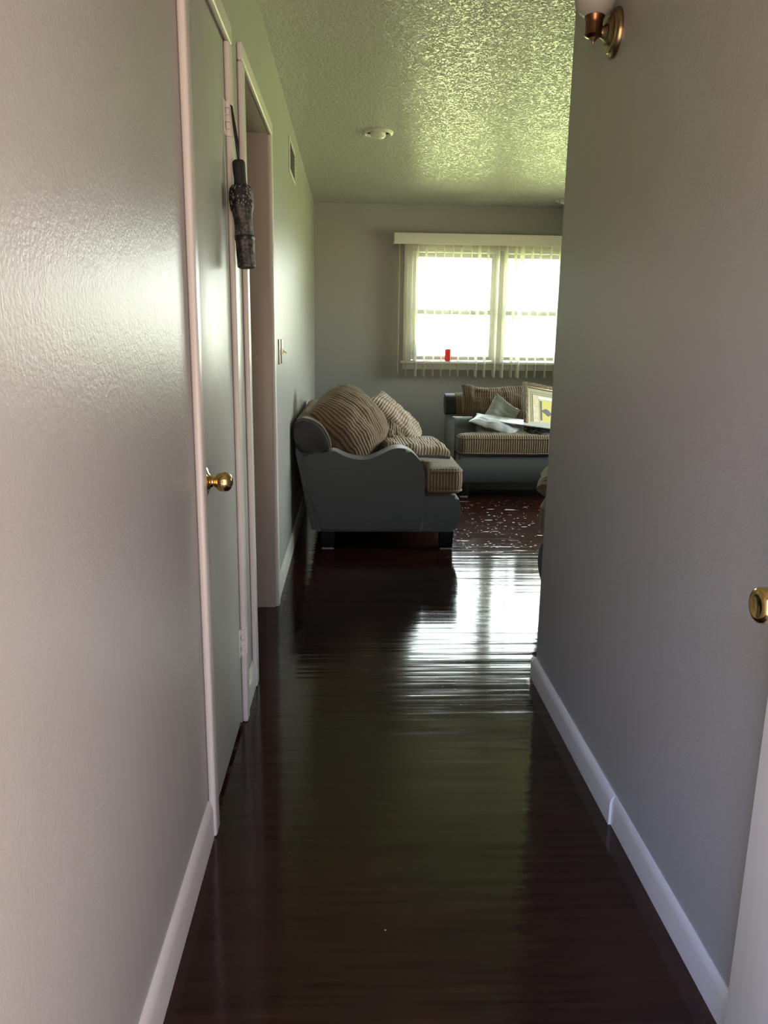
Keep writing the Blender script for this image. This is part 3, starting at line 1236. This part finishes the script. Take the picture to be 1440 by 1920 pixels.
uadd('handle', ring_lathe([(.004, .0015), (.013, 0), (.0168, -.004), (.0178, -.010), (.0172, -.030), (.0170, -.055), (.0180, -.061), (.0180, -.066),
                           (.0140, -.068), (.0140, -.075)]), BLACKF)
prof = [(.010, -.064), (.024, -.066), (.030, -.072), (.0325, -.084), (.0335, -.098), (.0338, -.110), (.0335, -.120), (.0320, -.130), (.0285, -.137),
        (.0272, -.150), (.0265, -.162), (.0262, -.175), (.0262, -.19), (.0262, -.21), (.0262, -.23), (.0262, -.25), (.0264, -.265), (.0264, -.278), (.0255, -.284), (.018, -.288)]
pp = []
for (a, b), (c_, d_) in zip(prof, prof[1:]):
    for k in range(3):
        pp.append((a+(c_-a)*k/3, b+(d_-b)*k/3))
pp.append(prof[-1])
cn = uadd('canopy', ring_lathe(pp, 56, .065, 2.0), UMBF)
bm = ring_lathe([(.0268, -.198), (.0278, -.200), (.0278, -.209), (.0268, -.211)], 40, .03, 2.0)
bmesh.ops.transform(bm, matrix=rotm, verts=bm.verts)
from_bm('tie_band', bm, BLKCLOTH, cn, angle=math.radians(50))
bm = bmesh.new()
top = Vector((-.030, .033, .150))
for dx, dy in ((0, 0), (.004, .010)):
    tube(bm, [top+Vector((.010, .002, -.004)), top*.66+Vector((.006+dx*.6, dy*.6-.002, 0)), top*.33+Vector((.003+dx, dy-.003, 0)), Vector((0, 0, -.003))], .0027, 8)
tube(bm, [top+Vector((.010, .002, -.004)), top+Vector((.002, -.004, .002)), top+Vector((-.004, .004, -.003)), top+Vector((.012, .008, -.03))], .0019, 8)
from_bm('wrist_strap', bm, CORDB, um, smooth=True)

# ------------------------------------------------------------------ wall lamp on the right wall
sc = thing('wall_lamp', 'brass wall lamp with frosted glass shade high on the right wall', 'wall lamp', (XR, 2.235, 2.045))
lathe('back_plate', [(.060, 0), (.0605, .004), (.058, .010), (.052, .014), (.050, .014), (.0475, .018), (.0455, .018), (.041, .019), (.036, .022), (.030, .028), (0, .030)],
      ABRASS, sc, axis='-X', sharp=30)
lathe('arm', [(.031, .022), (.024, .027), (.0165, .034), (.0125, .042), (.011, .052), (.012, .06)], ABRASS, sc, axis='-X', sharp=60)
cup = lathe('cup', [(0, -.016), (.012, -.0145), (.0195, -.011), (.0235, -.008), (.0225, -.006), (.0222, .018), (.0228, .030), (.0255, .034), (.0262, .037), (.0245, .039), (.018, .039)],
            COPPER, sc, loc=(-.060, 0, 0), sharp=35)
lathe('finial', [(0, -.038), (.0022, -.037), (.0024, -.028), (.0034, -.0235), (.0075, -.020), (.0115, -.0145), (.010, -.012)], ABRASS, cup, 24)
lathe('lamp_shade', [(.020, .036), (.030, .040), (.044, .052), (.0525, .068), (.0550, .085), (.0520, .105), (.045, .122), (.041, .134), (.044, .145), (.0425, .145),
                     (.0395, .134), (.043, .122), (.0500, .105), (.053, .085), (.0505, .068), (.043, .054), (.030, .043), (.020, .039)], FROST, sc, 48, loc=(-.060, 0, 0), sharp=60)

# ------------------------------------------------------------------ ceiling lights, vent, switches
def downlight(label, x, y):
    t = thing('ceiling_light', label, 'ceiling light', (x, y, ZC), group='recessed ceiling lights')
    lathe('trim_ring', [(.092, -.0005), (.0925, .005), (.089, .011), (.078, .015), (.074, .013), (.072, .002), (.072, -.0)], TRIM, t, 48, axis='-Z')
    lathe('baffle', [(.0725, .0), (.0725, .0015), (0, .0015)], DARK, t, 40, axis='-Z')
    lathe('lens', [(.047, .001), (.047, .016), (.044, .025), (.036, .032), (.020, .036), (0, .037)], LENS, t, 40, axis='-Z', sharp=60)
    return t


downlight('round recessed ceiling light on the ceiling left of the window', .153, 5.02)
downlight('round recessed ceiling light at the edge of the right wall near the window', 1.875, 7.10)

vt = thing('air_vent', 'painted wall air vent high on the left wall by the ceiling', 'vent', (XL, 4.80, 2.245))
bm = bmesh.new()
for (a, b, c_, d_) in ((-.215, .215, .075, .095), (-.215, .215, -.095, -.075), (-.215, -.19, -.075, .075), (.19, .215, -.075, .075)):
    box(bm, 0, .008, a, b, c_, d_, .002, 1)
from_bm('vent_frame', bm, TRIM, vt, angle=math.radians(40))
boxes('vent_recess', [(.0002, .0012, -.19, .19, -.075, .075)], DARK, vt)
for k in range(7):
    bm = bmesh.new()
    z = -.064+k*.0213
    box(bm, .001, .009, -.19, .19, -.001, .001, M=Matrix.Translation((0, 0, z)) @ Matrix.Rotation(.6, 4, 'Y'))
    from_bm('louver', bm, TAPE, vt)

for (y, lab, tog) in ((3.83, 'plain light switch plate nearest the doorway trim on the left wall', False),
                      (3.965, 'light switch plate with a brass toggle standing out on the left wall', True)):
    sp_ = thing('light_switch', lab, 'light switch', (XL, y, 1.178))
    boxes('switch_plate', [(0, .006, -.036, .036, -.058, .058)], PLATE, sp_, bevel=.002)
    boxes('plate_rim', [(-.0, .003, -.038, .038, -.060, .060)], TAPE, sp_)
    bm = bmesh.new()
    box(bm, .005, .009, -.006, .006, -.013, .013, .001, 1)
    if tog:
        tube(bm, [(.006, 0, .004), (.016, .003, -.003), (.024, .004, -.009)], [.0042, .0038, .0042], 10)
        from_bm('toggle', bm, BRASS, sp_, angle=math.radians(40))
    else:
        tube(bm, [(.006, 0, 0), (.016, 0, .006)], .0036, 8)
        from_bm('toggle', bm, PLATE, sp_, angle=math.radians(40))
